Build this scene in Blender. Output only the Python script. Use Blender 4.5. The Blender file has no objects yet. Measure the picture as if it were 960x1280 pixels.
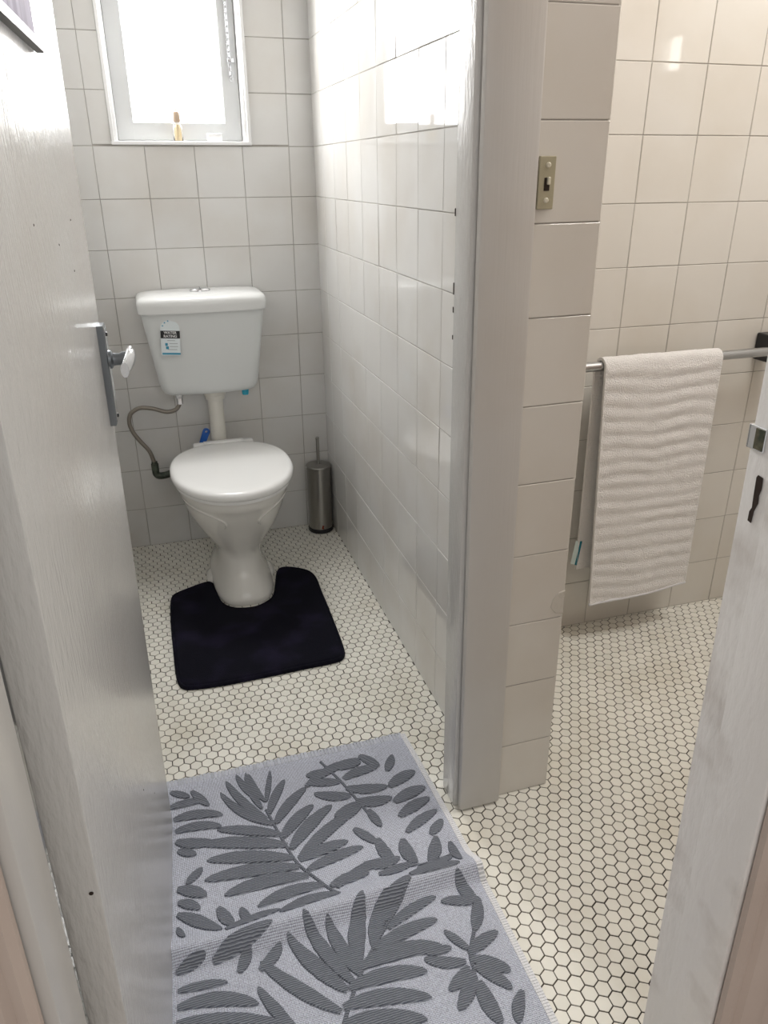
import bpy, bmesh, math, random
from mathutils import Vector, Matrix
random.seed(7)
C = bpy.context.scene.collection
SC = bpy.context.scene

# ------------------------------------------------------------------ camera
F_PX = 947.85
yaw, pitch, roll = -0.29758, 0.42148, -0.00545
CAM = Vector((-0.6108, -2.7257, 1.2904))
fw = Vector((-math.sin(yaw)*math.cos(pitch), math.cos(yaw)*math.cos(pitch), -math.sin(pitch)))
rt0 = Vector((math.cos(yaw), math.sin(yaw), 0)); up0 = rt0.cross(fw)
rt = rt0*math.cos(roll)+up0*math.sin(roll); upv = -rt0*math.sin(roll)+up0*math.cos(roll)
cd = bpy.data.cameras.new('camera'); cam = bpy.data.objects.new('camera', cd); C.objects.link(cam)
cd.sensor_fit = 'VERTICAL'; cd.sensor_height = 36; cd.lens = F_PX/1280*36; cd.clip_start = 0.02
M = Matrix((rt, upv, -fw)).transposed().to_4x4(); M.translation = CAM
cam.matrix_world = M
SC.camera = cam

# ------------------------------------------------------------------ light
SC.view_settings.view_transform = 'Standard'; SC.view_settings.look = 'None'
SC.view_settings.gamma = 1; SC.view_settings.exposure = 0.43
w = bpy.data.worlds.new('world'); SC.world = w; w.use_nodes = True
w.node_tree.nodes['Background'].inputs[0].default_value = (1.0, 0.975, 0.94, 1)
w.node_tree.nodes['Background'].inputs[1].default_value = 0.42
STALL_PANE = 7.0
SIDE_PANE = 6.0
def area(name, loc, rot, sx, sy, power, col):
    l = bpy.data.lights.new(name, 'AREA'); l.shape = 'RECTANGLE'; l.size = sx; l.size_y = sy; l.energy = power; l.color = col
    o = bpy.data.objects.new(name, l); C.objects.link(o); o.location = loc; o.rotation_euler = rot
    return o
area('hallway_light', (-0.3, -4.3, 2.2), (math.radians(62), 0, math.radians(-5)), 1.6, 1.2, 6.5, (1.0, 0.975, 0.94))
wl = area('stall_window_daylight', (-0.431, 0.040, 1.76), (math.radians(-78), 0, math.radians(180)), 0.27, 0.60, 13, (1.0, 0.99, 0.97))
wl.rotation_euler = (math.radians(-90+24), 0, 0)
wl.data.spread = math.radians(150)
area('towel_room_fill', (0.95, -1.75, 2.44), (0, 0, 0), 0.5, 0.5, 12.5, (1.0, 0.975, 0.935))  # added fill lamp under the ceiling, brightens the towel and cream tiles

# ------------------------------------------------------------------ helpers
def tag(o, label=None, cat=None, group=None, kind=None):
    if label: o['label'] = label
    if cat: o['category'] = cat
    if group: o['group'] = group
    if kind: o['kind'] = kind
    return o
def empty(name, loc=(0,0,0), rotz=0, parent=None):
    o = bpy.data.objects.new(name, None); C.objects.link(o); o.location = loc; o.rotation_euler = (0,0,rotz)
    o.empty_display_size = .05
    if parent: o.parent = parent
    return o
def link(name, me, parent=None, loc=None, rot=None):
    o = bpy.data.objects.new(name, me); C.objects.link(o)
    if parent: o.parent = parent
    if loc is not None: o.location = loc
    if rot is not None: o.rotation_euler = rot
    return o
def obj(name, bm, m, parent=None, smooth=False, loc=None, rot=None, angle=None):
    me = bpy.data.meshes.new(name)
    bmesh.ops.recalc_face_normals(bm, faces=bm.faces)
    bm.to_mesh(me); bm.free(); me.materials.append(m)
    if smooth:
        for p in me.polygons: p.use_smooth = True
        if angle: me.set_sharp_from_angle(angle=math.radians(angle))
    return link(name, me, parent, loc, rot)
def box(bm, x0, x1, y0, y1, z0, z1, bev=0, seg=1, mat=None):
    t = bmesh.new()
    bmesh.ops.create_cube(t, size=1)
    for v in t.verts:
        v.co = Vector((x0+(v.co.x+.5)*(x1-x0), y0+(v.co.y+.5)*(y1-y0), z0+(v.co.z+.5)*(z1-z0)))
    if bev: bmesh.ops.bevel(t, geom=t.edges[:], offset=bev, segments=seg, profile=.5, affect='EDGES')
    if mat is not None: t.transform(mat)
    merge(bm, t)
def merge(bm, t):
    me = bpy.data.meshes.new('tmp'); t.to_mesh(me); t.free(); bm.from_mesh(me); bpy.data.meshes.remove(me)
def loft(bm, rings, cap0=True, cap1=True):
    R_ = [[bm.verts.new(p) for p in r] for r in rings]
    n = len(R_[0])
    for a, b in zip(R_, R_[1:]):
        for i in range(n):
            bm.faces.new((a[i], a[(i+1)%n], b[(i+1)%n], b[i]))
    if cap0: bm.faces.new(R_[0][::-1])
    if cap1: bm.faces.new(R_[-1])
    return R_
def lathe(bm, prof, n=32, c=(0,0), cap0=True, cap1=True):
    loft(bm, [[(c[0]+r*math.cos(2*math.pi*i/n), c[1]+r*math.sin(2*math.pi*i/n), z) for i in range(n)] for r, z in prof], cap0, cap1)
def sup(cx, cy, a, b, z, e=2.0, n=48, b2=None):
    pts = []
    for i in range(n):
        t = 2*math.pi*i/n; c_, s_ = math.cos(t), math.sin(t)
        bb = b if s_ < 0 or b2 is None else b2
        pts.append((cx+a*math.copysign(abs(c_)**(2/e), c_), cy+bb*math.copysign(abs(s_)**(2/e), s_), z))
    return pts
def smooth_path(P, sub=8):
    P = [Vector(p) for p in P]; out = []
    for i in range(len(P)-1):
        p0 = P[max(i-1,0)]; p1 = P[i]; p2 = P[i+1]; p3 = P[min(i+2,len(P)-1)]
        for k in range(sub):
            t = k/sub
            out.append(.5*((2*p1)+(p2-p0)*t+(2*p0-5*p1+4*p2-p3)*t*t+(3*p1-p0-3*p2+p3)*t**3))
    out.append(P[-1]); return out
def tube(bm, path, r, n=12):
    path = [Vector(p) for p in path]; rings = []
    t0 = (path[1]-path[0]).normalized()
    nn = t0.orthogonal().normalized()
    for i, p in enumerate(path):
        t = (path[min(i+1,len(path)-1)]-path[max(i-1,0)]).normalized()
        nn = (nn-t*nn.dot(t)).normalized(); b = t.cross(nn)
        rr = r[i] if isinstance(r, (list, tuple)) else r
        rings.append([p+(nn*math.cos(2*math.pi*k/n)+b*math.sin(2*math.pi*k/n))*rr for k in range(n)])
    loft(bm, rings)

# ------------------------------------------------------------------ materials
def mat(name, col, rough=.5, metal=0, coat=0, bump=None, vary=0, spec=.5, var2=None, trans=0, emit=None):
    """bump=(scale xyz, strength, distance); vary = per piece brightness spread; var2=(colour, scale, lo, hi) noise stains"""
    m = bpy.data.materials.new(name); m.use_nodes = True; nt = m.node_tree; N = nt.nodes; Lk = nt.links
    b = N['Principled BSDF']
    b.inputs['Base Color'].default_value = (*col, 1); b.inputs['Roughness'].default_value = rough
    b.inputs['Metallic'].default_value = metal; b.inputs['Coat Weight'].default_value = coat
    b.inputs['Specular IOR Level'].default_value = spec; b.inputs['Coat Roughness'].default_value = .06
    if trans: b.inputs['Transmission Weight'].default_value = trans
    if emit: b.inputs['Emission Color'].default_value = (*emit[0],1); b.inputs['Emission Strength'].default_value = emit[1]
    tc = N.new('ShaderNodeTexCoord'); last = None
    if var2:
        no = N.new('ShaderNodeTexNoise'); no.inputs['Scale'].default_value = var2[1]; no.inputs['Detail'].default_value = 6
        geo = N.new('ShaderNodeNewGeometry'); Lk.new(geo.outputs['Position'], no.inputs['Vector'])
        mr = N.new('ShaderNodeMapRange'); mr.inputs[1].default_value = var2[2]; mr.inputs[2].default_value = var2[3]
        Lk.new(no.outputs['Fac'], mr.inputs[0])
        mx = N.new('ShaderNodeMix'); mx.data_type = 'RGBA'; mx.inputs[6].default_value = (*col,1); mx.inputs[7].default_value = (*var2[0],1)
        Lk.new(mr.outputs[0], mx.inputs[0]); last = mx.outputs[2]
    if vary:
        oi = N.new('ShaderNodeObjectInfo'); ge = N.new('ShaderNodeNewGeometry')
        ad = N.new('ShaderNodeMath'); ad.operation = 'ADD'; Lk.new(oi.outputs['Random'], ad.inputs[0]); Lk.new(ge.outputs['Random Per Island'], ad.inputs[1])
        fr = N.new('ShaderNodeMath'); fr.operation = 'FRACT'; Lk.new(ad.outputs[0], fr.inputs[0])
        m2 = N.new('ShaderNodeMapRange'); m2.inputs[3].default_value = 1-vary; m2.inputs[4].default_value = 1+vary*.6
        Lk.new(fr.outputs[0], m2.inputs[0])
        hs = N.new('ShaderNodeHueSaturation'); hs.inputs['Color'].default_value = (*col,1)
        if last: Lk.new(last, hs.inputs['Color'])
        Lk.new(m2.outputs[0], hs.inputs['Value']); last = hs.outputs[0]
    if last: Lk.new(last, b.inputs['Base Color'])
    if bump:
        mp = N.new('ShaderNodeMapping'); mp.inputs['Scale'].default_value = bump[0]
        Lk.new(tc.outputs['Object'], mp.inputs['Vector'])
        nz = N.new('ShaderNodeTexNoise'); nz.inputs['Scale'].default_value = 1; nz.inputs['Detail'].default_value = 4
        Lk.new(mp.outputs[0], nz.inputs['Vector'])
        bp = N.new('ShaderNodeBump'); bp.inputs['Strength'].default_value = bump[1]; bp.inputs['Distance'].default_value = bump[2]
        Lk.new(nz.outputs['Fac'], bp.inputs['Height']); Lk.new(bp.outputs[0], b.inputs['Normal'])
    return m
M_TILE = mat('glazed_wall_tile', (.73,.725,.71), .045, vary=.03, bump=((9,9,9), .07, .0012), var2=((.64,.61,.565), 3, .45, .75))
M_TILE2 = mat('glazed_cream_tile', (.72,.695,.645), .045, vary=.03, bump=((9,9,9), .05, .0012), var2=((.66,.62,.55), 3, .45, .75))
M_GROUT = mat('wall_grout', (.31,.29,.265), .9, var2=((.48,.455,.42), 8, .4, .65))
M_HEX = mat('hexagon_tile', (.84,.82,.745), .20, vary=.05, bump=((90,90,90), .25, .0006), var2=((.70,.66,.56), 5, .5, .8))
M_HGROUT = mat('dark_floor_grout', (.035,.028,.022), .9, var2=((.10,.08,.06), 6, .4, .7))
M_PAINT = mat('gloss_door_paint', (.61,.605,.59), .24, coat=.15, bump=((150,150,34), 1.0, .0022), var2=((.60,.575,.545), 2.5, .5, .8))
M_FRAME = mat('cream_frame_paint', (.58,.565,.54), .28, bump=((160,160,8), .4, .0008), var2=((.55,.52,.48), 4, .5, .8))
M_OLD = mat('old_white_paint', (.85,.83,.81), .35, bump=((110,110,40), 1.0, .0016), var2=((.56,.51,.47), 9, .52, .8))
M_PINK = mat('pink_beige_paint', (.52,.43,.375), .45, bump=((25,25,9), .4, .002), var2=((.44,.35,.30), 4, .4, .8))
M_PLASTER = mat('white_ceiling_paint', (.80,.79,.77), .8)
M_WFRAME = mat('bright_white_paint', (.86,.86,.86), .35)
M_WHITE = mat('shaded_window_paint', (.62,.63,.63), .4)  # white sash paint, greyed in its colour to give the backlit shade
M_CHINA = mat('white_vitreous_china', (.80,.785,.745), .08, coat=.2)
M_CLID = mat('cistern_lid_plastic', (.76,.77,.765), .24)
M_PATCH = mat('patching_plaster', (.60,.57,.51), .6, bump=((60,60,60), .8, .002))
M_PLASTIC = mat('white_plastic', (.87,.87,.86), .2)
M_CISTERN = mat('cistern_plastic', (.68,.70,.695), .28)
M_CHROME = mat('chrome', (.75,.76,.78), .12, metal=1)
M_STEEL = mat('brushed_steel', (.36,.35,.33), .32, metal=1, bump=((300,300,4), .2, .0005))
M_RAIL = mat('satin_steel_rail', (.52,.53,.54), .25, metal=1)
M_DARKM = mat('dark_handle_metal', (.20,.22,.24), .32, metal=.8)
M_BRASS = mat('tarnished_metal', (.20,.18,.12), .5, metal=.6, var2=((.06,.07,.05), 60, .4, .6))
M_BLACK = mat('black_plastic', (.012,.012,.014), .35)
M_HOLE = mat('dark_hollow', (.03,.018,.012), .9)
M_BLUE = mat('blue_plastic', (.015,.12,.50), .35)
M_CYAN = mat('light_blue_plastic', (.03,.42,.60), .35)
M_IVORY = mat('ivory_switch_plastic', (.42,.385,.27), .35)
M_IVORY2 = mat('pale_ivory_plastic', (.66,.62,.50), .3)
M_PIPE = mat('cream_pipe_plastic', (.72,.70,.64), .3)
M_HOSE = mat('braided_hose', (.30,.27,.235), .38, metal=.7, bump=((600,600,600), .6, .001))
M_RUST = mat('rust', (.22,.035,.015), .8)
M_NAVY = mat('navy_plush', (.0055,.0055,.012), .95, bump=((420,420,420), 1.0, .004), var2=((.016,.013,.032), 9, .5, .72), spec=.15)
M_TERRY = mat('white_terry', (.90,.88,.86), .95, bump=((330,330,330), 1.0, .005), spec=.1)
M_TRIM = mat('white_cotton_edge', (.78,.78,.80), .9, bump=((400,60,400), .8, .002), spec=.1)
M_LEAF = mat('grey_cotton_pile', (.235,.25,.29), .95, bump=((25,420,25), 1.0, .006), var2=((.18,.195,.23), 40, .4, .7), spec=.1)
M_BEIGE = mat('beige_cap', (.50,.38,.28), .5)
M_AMBER = mat('amber_liquid', (.82,.66,.40), .1)
M_SOAP = mat('white_soap', (.86,.86,.86), .5)
M_LABEL = mat('label_paper', (.74,.80,.82), .35)
M_LBLUE = mat('label_blue', (.05,.30,.45), .4)
M_LTXT = mat('label_white_print', (.80,.80,.80), .4)
M_LGREY = mat('label_grey_print', (.35,.38,.40), .4)
M_GLASS = mat('clear_glass', (.95,.95,.93), .02, trans=1)
M_PANE = mat('frosted_daylit_pane', (.9,.9,.9), .5, emit=((1,1,1), STALL_PANE))
M_PANE2 = mat('frosted_daylit_side_pane', (.9,.9,.9), .5, emit=((1,.97,.92), SIDE_PANE))

def leaf_mat():
    m = M_LEAF; nt = m.node_tree; N = nt.nodes; Lk = nt.links; b = N['Principled BSDF']
    tc = N.new('ShaderNodeTexCoord'); wv = N.new('ShaderNodeTexWave'); wv.bands_direction = 'Y'; wv.inputs['Scale'].default_value = 82
    wv.inputs['Distortion'].default_value = 2.2; wv.inputs['Detail'].default_value = 2; wv.inputs['Detail Scale'].default_value = 1.2
    Lk.new(tc.outputs['Object'], wv.inputs['Vector'])
    bp = N.new('ShaderNodeBump'); bp.inputs['Strength'].default_value = 1.0; bp.inputs['Distance'].default_value = .004
    Lk.new(wv.outputs['Fac'], bp.inputs['Height']); Lk.new(bp.outputs[0], b.inputs['Normal'])
    mx = N.new('ShaderNodeMix'); mx.data_type = 'RGBA'; mx.inputs[6].default_value = (.20,.215,.255,1); mx.inputs[7].default_value = (.38,.405,.465,1)
    Lk.new(wv.outputs['Fac'], mx.inputs[0]); Lk.new(mx.outputs[2], b.inputs['Base Color'])
leaf_mat()

# woven rug ground
def rug_mat():
    m = bpy.data.materials.new('woven_rug_ground'); m.use_nodes = True; nt = m.node_tree; N = nt.nodes; Lk = nt.links
    b = N['Principled BSDF']; b.inputs['Roughness'].default_value = .95; b.inputs['Specular IOR Level'].default_value = .1
    tc = N.new('ShaderNodeTexCoord'); outs = []
    for ax, sc in (('X', 125), ('Y', 105)):
        wv = N.new('ShaderNodeTexWave'); wv.bands_direction = ax; wv.inputs['Scale'].default_value = sc
        wv.inputs['Distortion'].default_value = .8; wv.inputs['Detail'].default_value = 1; wv.inputs['Detail Scale'].default_value = 3
        Lk.new(tc.outputs['Object'], wv.inputs['Vector']); outs.append(wv.outputs['Fac'])
    mu = N.new('ShaderNodeMath'); mu.operation = 'MULTIPLY'; Lk.new(outs[0], mu.inputs[0]); Lk.new(outs[1], mu.inputs[1])
    no = N.new('ShaderNodeTexNoise'); no.inputs['Scale'].default_value = 300; Lk.new(tc.outputs['Object'], no.inputs['Vector'])
    ad = N.new('ShaderNodeMath'); ad.operation = 'MULTIPLY_ADD'; ad.inputs[1].default_value = .5
    Lk.new(no.outputs['Fac'], ad.inputs[0]); Lk.new(mu.outputs[0], ad.inputs[2])
    cr = N.new('ShaderNodeValToRGB'); cr.color_ramp.elements[0].position = .2; cr.color_ramp.elements[0].color = (.27,.28,.34,1)
    cr.color_ramp.elements[1].position = .62; cr.color_ramp.elements[1].color = (.85,.885,1.0,1)
    Lk.new(ad.outputs[0], cr.inputs[0]); Lk.new(cr.outputs[0], b.inputs['Base Color'])
    bp = N.new('ShaderNodeBump'); bp.inputs['Strength'].default_value = .8; bp.inputs['Distance'].default_value = .0015
    Lk.new(mu.outputs[0], bp.inputs['Height']); Lk.new(bp.outputs[0], b.inputs['Normal'])
    return m
M_RUG = rug_mat()
# print on the hanging picture
def print_mat():
    m = bpy.data.materials.new('lavender_print'); m.use_nodes = True; nt = m.node_tree; N = nt.nodes; Lk = nt.links
    b = N['Principled BSDF']; b.inputs['Roughness'].default_value = .7; b.inputs['Specular IOR Level'].default_value = .2
    tc = N.new('ShaderNodeTexCoord'); mp = N.new('ShaderNodeMapping'); mp.inputs['Scale'].default_value = (14,1,2)
    Lk.new(tc.outputs['Object'], mp.inputs['Vector'])
    no = N.new('ShaderNodeTexNoise'); no.inputs['Scale'].default_value = 1.6; no.inputs['Distortion'].default_value = 1.2; Lk.new(mp.outputs[0], no.inputs['Vector'])
    cr = N.new('ShaderNodeValToRGB'); cr.color_ramp.elements[0].position = .35; cr.color_ramp.elements[0].color = (.20,.17,.27,1)
    cr.color_ramp.elements[1].position = .62; cr.color_ramp.elements[1].color = (.46,.43,.56,1)
    Lk.new(no.outputs['Fac'], cr.inputs[0]); Lk.new(cr.outputs[0], b.inputs['Base Color'])
    return m
M_PRINT = print_mat()
LEAVES = [
    (-0.483, -1.491, -0.541, -1.442, -0.585, -1.365, 0.018), (-0.496, -1.473, -0.537, -1.411, -0.569, -1.333, 0.018), (-0.502, -1.439, -0.516, -1.383, -0.522, -1.32, 0.015),
    (-0.492, -1.42, -0.507, -1.375, -0.516, -1.325, 0.012), (-0.49, -1.421, -0.478, -1.376, -0.466, -1.329, 0.011), (-0.504, -1.41, -0.527, -1.369, -0.544, -1.319, 0.015),
    (-0.475, -1.523, -0.538, -1.493, -0.603, -1.471, 0.022), (-0.467, -1.554, -0.554, -1.521, -0.642, -1.5, 0.026), (-0.461, -1.59, -0.545, -1.561, -0.631, -1.545, 0.026),
    (-0.453, -1.616, -0.547, -1.595, -0.64, -1.591, 0.026), (-0.44, -1.643, -0.524, -1.63, -0.606, -1.637, 0.026), (-0.415, -1.673, -0.483, -1.669, -0.548, -1.684, 0.023),
    (-0.395, -1.708, -0.455, -1.704, -0.511, -1.719, 0.026), (-0.489, -1.459, -0.468, -1.411, -0.439, -1.367, 0.018), (-0.48, -1.49, -0.443, -1.444, -0.397, -1.407, 0.022),
    (-0.472, -1.532, -0.436, -1.493, -0.392, -1.464, 0.024), (-0.461, -1.566, -0.412, -1.515, -0.353, -1.477, 0.025), (-0.45, -1.599, -0.397, -1.586, -0.343, -1.582, 0.023),
    (-0.449, -1.594, -0.382, -1.543, -0.305, -1.504, 0.024), (-0.439, -1.629, -0.379, -1.612, -0.317, -1.607, 0.022), (-0.404, -1.681, -0.364, -1.671, -0.323, -1.673, 0.022),
    (-0.393, -1.689, -0.331, -1.658, -0.263, -1.657, 0.018), (-0.396, -1.404, -0.328, -1.366, -0.253, -1.353, 0.021), (-0.318, -1.415, -0.351, -1.405, -0.384, -1.402, 0.021),
    (-0.308, -1.407, -0.265, -1.393, -0.221, -1.392, 0.024), (-0.31, -1.438, -0.265, -1.453, -0.218, -1.457, 0.024), (-0.305, -1.462, -0.345, -1.452, -0.383, -1.432, 0.023),
    (-0.299, -1.481, -0.26, -1.493, -0.218, -1.492, 0.025), (-0.298, -1.487, -0.327, -1.499, -0.355, -1.51, 0.018), (-0.335, -1.371, -0.363, -1.371, -0.389, -1.372, 0.019),
    (-0.325, -1.36, -0.29, -1.366, -0.254, -1.362, 0.022), (-0.292, -1.497, -0.321, -1.512, -0.35, -1.527, 0.017), (-0.279, -1.513, -0.272, -1.54, -0.265, -1.567, 0.017),
    (-0.252, -1.341, -0.234, -1.366, -0.217, -1.391, 0.021), (-0.204, -1.412, -0.19, -1.389, -0.176, -1.365, 0.018), (-0.214, -1.461, -0.179, -1.442, -0.142, -1.433, 0.025),
    (-0.217, -1.508, -0.177, -1.492, -0.136, -1.486, 0.026), (-0.219, -1.552, -0.18, -1.531, -0.138, -1.519, 0.024), (-0.218, -1.598, -0.178, -1.574, -0.135, -1.558, 0.021),
    (-0.171, -1.619, -0.153, -1.603, -0.133, -1.587, 0.018), (-0.323, -1.554, -0.304, -1.581, -0.286, -1.607, 0.018), (-0.282, -1.596, -0.278, -1.635, -0.264, -1.668, 0.022),
    (-0.232, -1.613, -0.234, -1.649, -0.223, -1.68, 0.024), (-0.163, -1.627, -0.179, -1.662, -0.2, -1.691, 0.022), (-0.328, -1.648, -0.292, -1.66, -0.253, -1.655, 0.02),
    (-0.306, -1.683, -0.27, -1.684, -0.234, -1.677, 0.02), (-0.14, -1.648, -0.141, -1.68, -0.141, -1.712, 0.016), (-0.232, -1.704, -0.192, -1.701, -0.151, -1.687, 0.021),
    (-0.693, -1.331, -0.672, -1.344, -0.652, -1.358, 0.015), (-0.647, -1.341, -0.63, -1.369, -0.613, -1.396, 0.016), (-0.698, -1.377, -0.663, -1.373, -0.628, -1.377, 0.018),
    (-0.691, -1.414, -0.639, -1.413, -0.587, -1.432, 0.022), (-0.689, -1.448, -0.641, -1.447, -0.593, -1.464, 0.021), (-0.689, -1.476, -0.653, -1.492, -0.616, -1.499, 0.023),
    (-0.687, -1.502, -0.669, -1.512, -0.65, -1.522, 0.016), (-0.674, -1.588, -0.658, -1.573, -0.641, -1.559, 0.015), (-0.693, -1.596, -0.665, -1.608, -0.639, -1.627, 0.022),
    (-0.694, -1.627, -0.673, -1.636, -0.654, -1.653, 0.018), (-0.696, -1.653, -0.654, -1.685, -0.619, -1.725, 0.023), (-0.697, -1.683, -0.692, -1.7, -0.686, -1.717, 0.011),
    (-0.62, -1.661, -0.609, -1.69, -0.599, -1.718, 0.02), (-0.579, -1.676, -0.573, -1.699, -0.568, -1.722, 0.016), (-0.612, -1.727, -0.562, -1.712, -0.508, -1.708, 0.019),
    (-0.64, -1.772, -0.586, -1.754, -0.528, -1.741, 0.022), (-0.599, -1.802, -0.585, -1.781, -0.576, -1.756, 0.017), (-0.563, -1.808, -0.539, -1.792, -0.519, -1.77, 0.019),
    (-0.704, -1.774, -0.678, -1.766, -0.651, -1.759, 0.016), (-0.704, -1.806, -0.663, -1.807, -0.62, -1.814, 0.014), (-0.706, -1.835, -0.639, -1.839, -0.574, -1.869, 0.022),
    (-0.709, -1.86, -0.622, -1.879, -0.538, -1.915, 0.017), (-0.52, -1.931, -0.548, -1.888, -0.571, -1.838, 0.017), (-0.444, -1.923, -0.504, -1.864, -0.56, -1.793, 0.021),
    (-0.425, -1.892, -0.468, -1.832, -0.504, -1.761, 0.024), (-0.411, -1.882, -0.444, -1.814, -0.469, -1.735, 0.022), (-0.397, -1.87, -0.416, -1.814, -0.427, -1.751, 0.023),
    (-0.394, -1.854, -0.381, -1.791, -0.352, -1.728, 0.026), (-0.358, -1.828, -0.338, -1.78, -0.303, -1.737, 0.024), (-0.324, -1.782, -0.293, -1.747, -0.254, -1.723, 0.022),
    (-0.359, -1.832, -0.296, -1.815, -0.23, -1.81, 0.023), (-0.323, -1.8, -0.272, -1.776, -0.215, -1.764, 0.018), (-0.394, -1.859, -0.315, -1.848, -0.238, -1.866, 0.028),
    (-0.421, -1.889, -0.351, -1.885, -0.282, -1.899, 0.024), (-0.439, -1.917, -0.364, -1.921, -0.291, -1.945, 0.024), (-0.446, -1.944, -0.377, -1.953, -0.311, -1.978, 0.024),
    (-0.412, -1.975, -0.358, -1.982, -0.306, -2.001, 0.02), (-0.252, -1.718, -0.2, -1.714, -0.149, -1.722, 0.024), (-0.21, -1.902, -0.247, -1.893, -0.28, -1.876, 0.018),
    (-0.196, -1.883, -0.211, -1.86, -0.226, -1.836, 0.014), (-0.199, -1.891, -0.167, -1.876, -0.132, -1.867, 0.02), (-0.199, -1.901, -0.168, -1.92, -0.142, -1.943, 0.022),
    (-0.199, -1.916, -0.173, -1.943, -0.154, -1.973, 0.019), (-0.21, -1.912, -0.233, -1.93, -0.258, -1.942, 0.019), (-0.204, -1.922, -0.227, -1.953, -0.255, -1.979, 0.021),
    (-0.202, -1.942, -0.203, -1.983, -0.195, -2.021, 0.024), (-0.172, -1.852, -0.153, -1.822, -0.138, -1.788, 0.019), (-0.154, -1.798, -0.18, -1.784, -0.21, -1.777, 0.018),
    (-0.144, -1.801, -0.155, -1.77, -0.16, -1.735, 0.022), (-0.139, -1.981, -0.158, -2.004, -0.169, -2.029, 0.018), (-0.272, -1.868, -0.248, -1.869, -0.225, -1.87, 0.014),
    (-0.373, -1.987, -0.372, -1.967, -0.371, -1.946, 0.015), (-0.347, -1.994, -0.336, -1.983, -0.325, -1.971, 0.015),
]
STEMS = [[(-0.494, -1.445), (-0.475, -1.532), (-0.454, -1.608), (-0.421, -1.663), (-0.393, -1.711)], [(-0.346, -1.335), (-0.317, -1.409), (-0.291, -1.49), (-0.279, -1.531)], [(-0.446, -1.944), (-0.41, -1.889), (-0.374, -1.844), (-0.323, -1.791), (-0.255, -1.727)], [(-0.17, -1.848), (-0.197, -1.891), (-0.202, -1.923)], [(-0.249, -1.683), (-0.207, -1.691), (-0.149, -1.682)]]
MAT = [(-0.654, -0.489), (-0.648, -0.44), (-0.632, -0.415), (-0.586, -0.391), (-0.538, -0.37), (-0.513, -0.371), (-0.499, -0.404), (-0.496, -0.472), (-0.487, -0.522), (-0.467, -0.556), (-0.437, -0.574), (-0.389, -0.579), (-0.345, -0.554), (-0.322, -0.519), (-0.303, -0.445), (-0.287, -0.375), (-0.271, -0.346), (-0.243, -0.343), (-0.199, -0.369), (-0.17, -0.403), (-0.159, -0.454), (-0.162, -0.544), (-0.164, -0.644), (-0.169, -0.797), (-0.175, -0.901), (-0.187, -0.937), (-0.214, -0.95), (-0.296, -0.953), (-0.382, -0.957), (-0.521, -0.961), (-0.615, -0.954), (-0.644, -0.94), (-0.655, -0.907), (-0.658, -0.839), (-0.658, -0.767), (-0.658, -0.612)]
T = .152
ZC = 2.45
# ------------------------------------------------------------------ room shell
def structure(name, label, bm, m, **k):
    o = obj(name, bm, m, **k); o['kind'] = 'structure'; o['label'] = label; return o
def slab(*boxes):
    bm = bmesh.new()
    for b in boxes: box(bm, *b)
    return bm
WX0, WX1 = -.645, -.216          # stall window opening
WZ0, WZ1 = 1.372, 2.12
GR = .0016                        # depth of a grout joint below the tile faces
XL, XR = -.845, 1.40
YF, YH = -2.150, -2.272           # room face and hallway face of the front wall
wall_back = structure('wall_back', 'tiled wall behind the toilet holding the window',
    slab((XL, WX0, GR, .14, 0, ZC), (WX1, 0, GR, .14, 0, ZC), (WX0, WX1, GR, .14, 0, WZ0), (WX0, WX1, GR, .14, WZ1, ZC)), M_GROUT)
wall_middle = structure('wall_middle', 'tiled dividing wall between the toilet and the towel rail room',
    slab((GR, .136-GR, -1.554+GR, .14, 0, ZC)), M_GROUT)
wall_left = structure('wall_left', 'tiled side wall behind the open door', slab((XL-.1, XL-GR, YF, .14, 0, ZC)), M_GROUT)
wall_far = structure('wall_far', 'cream tiled wall behind the towel rail', slab((.08, XR+.1, -.975+GR, -.85, 0, ZC)), M_GROUT)
SWY0, SWY1, SWZ0, SWZ1 = -2.13, -1.98, 1.61, 1.76
wall_right = structure('wall_right', 'side wall of the towel rail room, outside the picture',
    slab((XR, XR+.1, YF, SWY0, 0, ZC), (XR, XR+.1, SWY1, -.85, 0, ZC), (XR, XR+.1, SWY0, SWY1, 0, SWZ0), (XR, XR+.1, SWY0, SWY1, SWZ1, ZC)), M_PLASTER)
DX0, DX1, DZ = -.772, -.0355, 2.05   # doorway between the jambs
JT = .028
wall_front = structure('wall_front', 'painted wall around the doorway the picture is taken through',
    slab((XL-.6, DX0-JT, YH, YF, 0, ZC), (DX1+JT, XR+.1, YH, YF, 0, ZC), (DX0-JT, DX1+JT, YH, YF, DZ+JT, ZC)), M_PINK)
ceiling = structure('ceiling', 'white ceiling', slab((XL-.6, XR+.1, YH, .14, ZC, ZC+.05)), M_PLASTER)
floor = structure('floor', 'off-white hexagon mosaic floor with dark grout', slab((XL-.1, XR+.1, YH+.05, .14, -.05, -.0013)), M_HGROUT)
hall_floor = structure('floor', 'floor boards of the hallway in front of the doorway', slab((-1.6, 1.6, -5, YH+.05, -.05, -.002)), M_PINK)

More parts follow.
